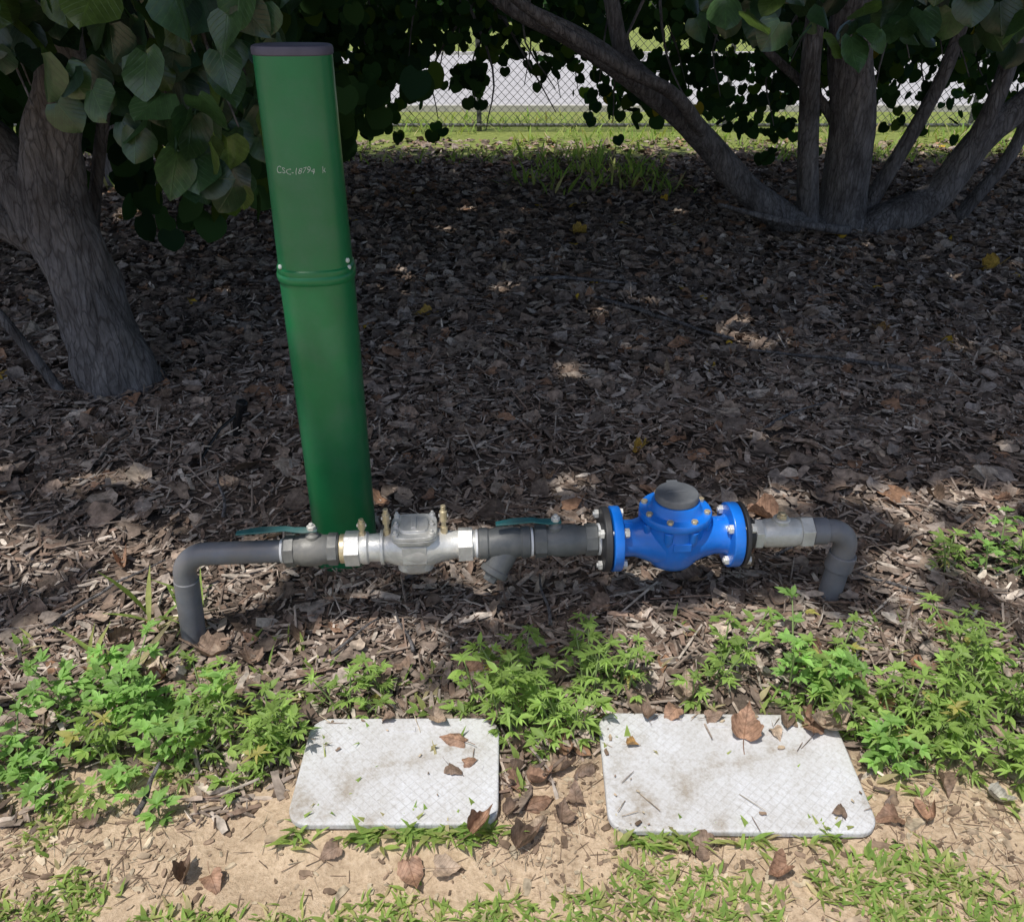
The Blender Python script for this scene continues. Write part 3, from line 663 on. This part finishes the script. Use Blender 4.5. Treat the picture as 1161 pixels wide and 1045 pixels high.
def chip(seed):
    r = np.random.default_rng(seed); v = []
    for yv, wv in ((-.5, .5 * r.uniform(.3, .9)), (-.1, .5), (.25, .45 * r.uniform(.6, 1)), (.5, .12 + .3 * r.random())):
        o = r.uniform(-.12, .12); zb = r.uniform(-.05, .05)
        v += [(-wv + o, yv, zb - .2), (wv + o, yv, zb - .2), (wv + o, yv, zb + .2), (-wv + o, yv, zb + .2)]
    f = []
    for i in range(3):
        for k in range(4): k2 = (k + 1) % 4; f.append((i * 4 + k, i * 4 + k2, i * 4 + 4 + k2, i * 4 + 4 + k))
    f += [(3, 2, 1, 0), (12, 13, 14, 15)]; return np.array(v), f
KT = [chip(k) for k in range(6)]
N = 80000
y = 1.12 + rng.random(N) ** 1.35 * 5.4; x = rng.uniform(-1, 1, N) * (.66 * y + .5)
dens = (sstep(1.15, 1.5, y + .3 * (vnoise(x, y, .2, 50) - .5)) * (1 - .5 * sstep(2.9, 4.5, y))) * (.45 + .75 * vnoise(x, y, .25, 51))
keep = (rng.random(N) < dens) & ~in_lid(x, y, .004); x, y = x[keep], y[keep]; N = len(x)
ln = rng.gamma(2.2, .012, N) + .012; wd = ln * rng.uniform(.10, .34, N); th = rng.uniform(.003, .007, N)
tw_ = rng.random(N) < .035; ln[tw_] = rng.uniform(.08, .2, tw_.sum()); wd[tw_] = .006; th[tw_] = .008
T = rng.normal(size=(N, 3)); T[:, 2] *= .22; Nn = rng.normal(size=(N, 3)) * .4 + np.array([0, 0, 1])
Rm = frames(T, Nn); Rm = Rm * np.stack([wd, ln, th], 1)[:, None, :]
base = np.array([[.30, .24, .20], [.42, .35, .30], [.20, .155, .13], [.54, .47, .405], [.26, .185, .145], [.15, .112, .09]])
C = base[rng.choice(6, N, p=[.26, .22, .18, .10, .15, .09])] * rng.uniform(.75, 1.2, (N, 1))
batch('wood_chip_mulch', KT, rng.integers(0, 6, N), Rm, np.c_[x, y, height(x, y) + rng.uniform(.001, .018, N) + .012 * (y > 2.6)], C, M_chip, None, False)
N = 12000
y = rng.uniform(.75, 1.4, N); x = rng.uniform(-1.5, 1.5, N); L_ = in_lid(x, y, .0)
keep = ~L_ | (rng.random(N) < .014 + .25 * ((x > .2) & (y > 1.345)) + .10 * ((x > .58) & (y > 1.27)) + .12 * ((x < .28) & (x > .19)) + .12 * ((x < 0) & (y > 1.345))); keep &= rng.random(N) < .2 + .8 * sstep(.45, .7, vnoise(x, y, .22, 61)) + .5 * sstep(.2, .9, x)
x, y = x[keep], y[keep]; N = len(x)
ln = rng.gamma(1.5, .005, N) + .003; s_ = rng.random(N) < .35; ln[s_] = rng.uniform(.02, .06, s_.sum()); wd = np.where(s_, .0016, ln * .5); th = np.where(s_, .002, ln * .5)
T = rng.normal(size=(N, 3)); T[:, 2] *= .12; Nn = rng.normal(size=(N, 3)) * .3 + np.array([0, 0, 1]); Rm = frames(T, Nn) * np.stack([wd, ln, th], 1)[:, None, :]
base = np.array([[.42, .33, .24], [.26, .19, .14], [.50, .42, .31], [.18, .13, .095]]); C = base[rng.integers(0, 4, N)] * rng.uniform(.8, 1.2, (N, 1))
zz = height(x, y) + .002 + .027 * in_lid(x, y, 0)
batch('straw_and_crumbs', KT, rng.integers(0, 6, N), Rm, np.c_[x, y, zz], C, M_chip, None, False)

mb = MB()
for x0, y0, a, l, r in ((-.45, 1.6, .9, .16, .005), (-.25, 1.62, 2.0, .14, .005), (.1, 1.7, 1.7, .2, .005), (.45, 4.4, -.9, .9, .012), (.1, 4.7, -.1, .6, .012), (-.9, 2.2, 1.9, .25, .006), (-.75, 1.12, 1.5, .12, .007), (.75, 1.95, .4, .2, .005), (1.1, 1.75, 2.6, .2, .006), (-.3, 1.9, .5, .22, .006), (.9, 2.7, .7, .4, .006), (-1.2, 1.75, .8, .3, .005), (1.7, 3.3, 2.8, .7, .01)):
    pts = [(x0 + math.cos(a) * l * t + .02 * math.sin(7 * t) * l, y0 + math.sin(a) * l * t + .05 * l * math.sin(5 * t), 0) for t in np.linspace(0, 1, 7)]
    pts = [(q[0], q[1], float(height(q[0], q[1])) + .03 + .02 * i / 6) for i, q in enumerate(pts)]
    mb.tube(pts, list(np.linspace(r, r * .5, 7)), 0, 7, .1)
mb.obj('fallen_sticks', [M_bark], None, 0, 180)

# ------------------------------------------------------------------ weeds
WT = [lance_template(.12, -.3), lance_template(.22, -.15), lance_template(.09, -.5)]
M_stem = simple('weed_stem', (.17, .24, .08), .6)
def weed(x0, y0, h, n, broad=0, spread=.075):
    T = []; Nn = []; P = []; S = []; C = []; mb = MB(); z0 = float(height(x0, y0))
    n = max(2, int(n * .68))
    for k in range(n):
        a = rng.uniform(0, 6.28); r0 = abs(rng.normal()) * spread * .6; bx, by = x0 + r0 * math.cos(a), y0 + r0 * math.sin(a)
        lean = Vector((math.cos(a), math.sin(a), 0)) * rng.uniform(.1, .6); hh = h * rng.uniform(.5, 1.2)
        pts = [Vector((bx, by, z0 - .01)) + lean * hh * (t ** 1.5) + Vector((0, 0, hh * t)) for t in np.linspace(0, 1, 6)]
        mb.tube(pts, [.0022] * 5 + [.001], 0, 5)
        nn = int(4 + hh * 36)
        for q in range(nn):
            t = .2 + .8 * q / (nn - 1); i = min(int(t * 5), 4); p = pts[i].lerp(pts[i + 1], t * 5 - i)
            la = q * 2.4 + a; pl = (.026 if q < nn - 1 else .003) * rng.uniform(.6, 1.4)
            d = Vector((math.cos(la), math.sin(la), .55)).normalized(); c = p + d * pl
            mb.tube([p, c], [.0009, .0007], 0, 4)
            nl = 8 if q == nn - 1 else 5
            tint = (np.array([.32, .48, .13]) if not broad else np.array([.30, .52, .15])) * rng.uniform(.60, 1.15)
            if rng.random() < .025: tint = np.array([.45, .42, .14])
            for m in range(nl):
                if q == nn - 1: aa = m * 6.28 / nl + la
                else: aa = la + (m - (nl - 1) / 2) * .62
                tz = rng.uniform(-.1, .65)
                T.append((math.cos(aa), math.sin(aa), tz)); Nn.append((d.x * -.35 + rng.normal() * .15, d.y * -.35 + rng.normal() * .15, 1)); P.append(tuple(c))
                S.append(rng.uniform(.018, .038) * (1.0 if abs(m - nl // 2) < 2 else .75)); C.append(tint * rng.uniform(.85, 1.15))
    e = empty('weed_plant'); e.location = (x0, y0, z0)
    N = len(P); Rm = frames(np.array(T), np.array(Nn)) * np.array(S)[:, None, None]
    o = batch('leaves', WT, np.full(N, 1) if broad else rng.integers(0, 3, N), Rm, np.array(P), np.array(C), M_weed, e); o.matrix_local = Matrix.Translation(-e.location)
    o = mb.obj('stems', [M_stem], e, 0, 180); o.matrix_local = Matrix.Translation(-e.location)
for a in [(-1.07, 1.26, .11, 6, 1), (-.96, 1.22, .08, 5, 1), (-1.0, 1.45, .18, 9, 1), (-.90, 1.42, .18, 9, 1), (-.85, 1.28, .10, 6, 0), (-.77, 1.34, .15, 8, 1), (-.68, 1.36, .16, 8, 0), (-.60, 1.32, .14, 7, 0), (-.54, 1.36, .13, 7, 0), (-.49, 1.29, .10, 5, 0), (-.41, 1.44, .14, 6, 0), (-.19, 1.43, .06, 2, 0), (-.76, 1.17, .05, 4, 1), (-.31, 1.5, .10, 3, 0), (-.58, 1.2, .05, 3, 0),
          (-.06, 1.45, .20, 7, 0), (.01, 1.42, .19, 9, 0), (.08, 1.38, .17, 9, 0), (.13, 1.33, .14, 7, 0), (.18, 1.42, .15, 6, 0), (.25, 1.48, .18, 6, 0), (.44, 1.47, .17, 5, 0), (.50, 1.52, .16, 3, 0), (.67, 1.48, .17, 8, 1), (.75, 1.49, .17, 7, 0), (.66, 1.40, .07, 3, 0),
          (.78, 1.24, .10, 6, 1), (.79, 1.34, .13, 6, 0), (.86, 1.33, .16, 9, 0), (.93, 1.25, .14, 8, 0), (1.0, 1.36, .19, 9, 0), (1.07, 1.27, .17, 8, 0), (1.03, 1.48, .19, 7, 0), (1.15, 1.42, .22, 9, 0), (1.2, 1.28, .16, 8, 0), (1.28, 1.42, .17, 7, 0), (1.22, 1.9, .11, 5, 0), (1.36, 1.88, .13, 5, 1), (1.45, 1.95, .14, 5, 0), (1.15, 1.65, .09, 3, 0)]:
    weed(*a)

# ------------------------------------------------------------------ grass
GT = [lance_template(.05, -.35), lance_template(.04, -.7), lance_template(.07, -.15)]
P = []; S = []; TT = []
def tuft(x, y, k, smin, smax, spread=.02, up=1.0):
    for _ in range(k):
        P.append((x + rng.normal() * spread, y + rng.normal() * spread)); S.append(rng.uniform(smin, smax))
        a = rng.uniform(0, 6.28); TT.append((math.cos(a) * .8, math.sin(a) * .8, up * rng.uniform(.4, 1.5)))
for _ in range(7500):
    y = rng.uniform(.72, 1.28); x = rng.uniform(-1.4, 1.5)
    lim = 1 - sstep(.91, 1.04, y - .12 * float(sstep(.3, .9, x)))
    dd = vnoise(x, y, .09, 71) * .6 + vnoise(x, y, .28, 72) * .4
    if in_lid(np.array([x]), np.array([y]), .0)[0]: continue
    if dd > .74 - .37 * lim: tuft(x, y, int(rng.integers(2, 7)), .010, .034, .014)
for cx, cy, w, d, a in LIDS:
    for _ in range(52):
        xx = cx + rng.uniform(-w / 2, w / 2)
        if vnoise(xx, 0, .06, 77) > .45: tuft(xx, cy - d / 2 - rng.uniform(-.004, .02), 7, .016, .052, .010)
for x, y in ((-.86, 1.78), (-.95, 1.72), (-1.0, 1.55)): tuft(x, y, 6, .08, .2, .03, 1.6)
for _ in range(160): tuft(rng.uniform(-1.3, 1.4), rng.uniform(1.15, 1.7), 4, .02, .06, .012, 1.2)
for _ in range(1500):
    x = rng.uniform(-8, 9); y = rng.uniform(8.6, 12.0)
    if vnoise(x, y, .6, 81) > .35: tuft(x, y, 4, .08, .2, .05, 1.4)
for _ in range(60):
    tuft(rng.uniform(-3.6, -2.2) if rng.random() < .4 else rng.uniform(0, 1.4), rng.uniform(7.2, 8.8), 8, .1, .25, .08, 1.6)
P = np.array(P); S = np.array(S); TT = np.array(TT); N = len(P)
P3 = np.c_[P, height(P[:, 0], P[:, 1]) - .001]
Nn = np.c_[-TT[:, 0], -TT[:, 1], np.full(N, .8)] + rng.normal(size=(N, 3)) * .1
Rm = frames(TT, Nn) * S[:, None, None]; big = (S > .055); Rm[~big, :, 0] *= 2.2
C = np.array([[.30, .41, .12], [.24, .37, .10], [.40, .44, .17], [.52, .46, .28]])[rng.choice(4, N, p=[.35, .3, .2, .15])] * rng.uniform(.75, 1.15, (N, 1))
batch('grass', GT, rng.integers(0, 3, N), Rm, P3, C, M_grass)

# ------------------------------------------------------------------ fence, road, far row
e = empty('chain_link_fence'); e.location = (0, 10.9, 0)
H_ = 1.72; x0, x1 = -10, 12; sp = .095; r = .0028; seg_n = 9
bx = [(x * r, y, z * r) for y in (0, 1) for x, z in ((-1, -1), (1, -1), (1, 1), (-1, 1))]
WTm = [(bx, [(0, 1, 5, 4), (1, 2, 6, 5), (2, 3, 7, 6), (3, 0, 4, 7)])]
ks = np.arange(x0 - H_, x1, sp); sl = H_ / seg_n; LOC = []; RR = []
for sgn in (1, -1):
    for q in range(seg_n):
        zz = .06 + q * sl; xx = ks + q * sl if sgn > 0 else ks + H_ - q * sl
        LOC.append(np.c_[xx, np.full(len(ks), .004 * sgn), np.full(len(ks), zz)])
        M3 = frames(np.array([[sgn * 1.0, 0, 1.0]]), np.array([[0, -1.0, 0]]))[0].copy(); M3[:, 1] *= sl * math.sqrt(2)
        RR.append(np.repeat(M3[None], len(ks), 0))
LOC = np.concatenate(LOC); RR = np.concatenate(RR)
batch('wire_mesh', WTm, np.zeros(len(LOC), int), RR, LOC, np.full((len(LOC), 3), .3), M_wire, e, False)
mb = MB(); mb.tube([(x0, .02, .075), (x1, .02, .075)], [.02, .02], 0, 10); mb.tube([(x0, .02, 1.8), (x1, .02, 1.8)], [.024, .024], 0, 10)
for x in np.arange(-9.4, 12, 3.0): mb.tube([(x, .05, -.1), (x, .05, 1.85)], [.03, .03], 0, 12)
mb.obj('rails_and_posts', [M_wire], e, 0)
mb = MB(); mb.box(300, 13, .02, 0, Matrix.Translation((0, 19.6, .0)))
mb.obj('road', [M_road], None, 0)
mb = MB(); mb.box(300, .15, .14, 0, Matrix.Translation((0, 13.0, .02))); mb.box(300, .15, .14, 0, Matrix.Translation((0, 26.2, .02)))
mb.obj('kerb', [simple('kerb_concrete', (.42, .41, .39), .9)], None, .01)
N = 9000; x = rng.uniform(-70, 70, N); base_h = 5 + 2.5 * np.sin(x * .23) + 1.5 * np.sin(x * .61 + 1); z = rng.random(N) * base_h; y = 62 + rng.normal(size=N) * 2.2 * np.sin(np.pi * np.clip(z / base_h, .1, .95))
Rm = frames(rng.normal(size=(N, 3)), rng.normal(size=(N, 3)) + np.array([0, -1, .6])) * rng.uniform(.6, 1.3, N)[:, None, None]
batch('distant_trees', KL, np.zeros(N, int), Rm, np.c_[x, y, z], greens(N, 1.3), M_leaf2)

# ------------------------------------------------------------------ light, world, camera
S = Vector(SUNV)
sun = bpy.data.lights.new('sun', 'SUN'); sun.energy = 4.0; sun.angle = math.radians(.8); sun.color = (1, .955, .875)
so = link(bpy.data.objects.new('sun', sun)); so.rotation_euler = S.to_track_quat('Z', 'Y').to_euler(); so.location = (-3, -4, 12)
wd_ = bpy.data.worlds.new('World'); scene.world = wd_; wd_.use_nodes = True; nt = wd_.node_tree
sk = nt.nodes.new('ShaderNodeTexSky'); sk.sky_type = 'NISHITA'; sk.sun_disc = False; sk.dust_density = 2.5
sk.sun_elevation = math.asin(S.z); sk.sun_rotation = math.atan2(S.x, S.y)
nt.links.new(sk.outputs[0], nt.nodes['Background'].inputs[0]); nt.nodes['Background'].inputs[1].default_value = .15
cam = bpy.data.cameras.new('camera'); cam.sensor_width = 36; cam.lens = 36 * 950 / 1161; cam.clip_end = 2000; cam.clip_start = .05
co = link(bpy.data.objects.new('camera', cam)); co.location = (0, 0, 1.45); co.rotation_euler = (math.radians(90 - 29), 0, 0)
scene.camera = co
scene.view_settings.view_transform = 'Standard'; scene.view_settings.look = 'None'; scene.view_settings.exposure = 0
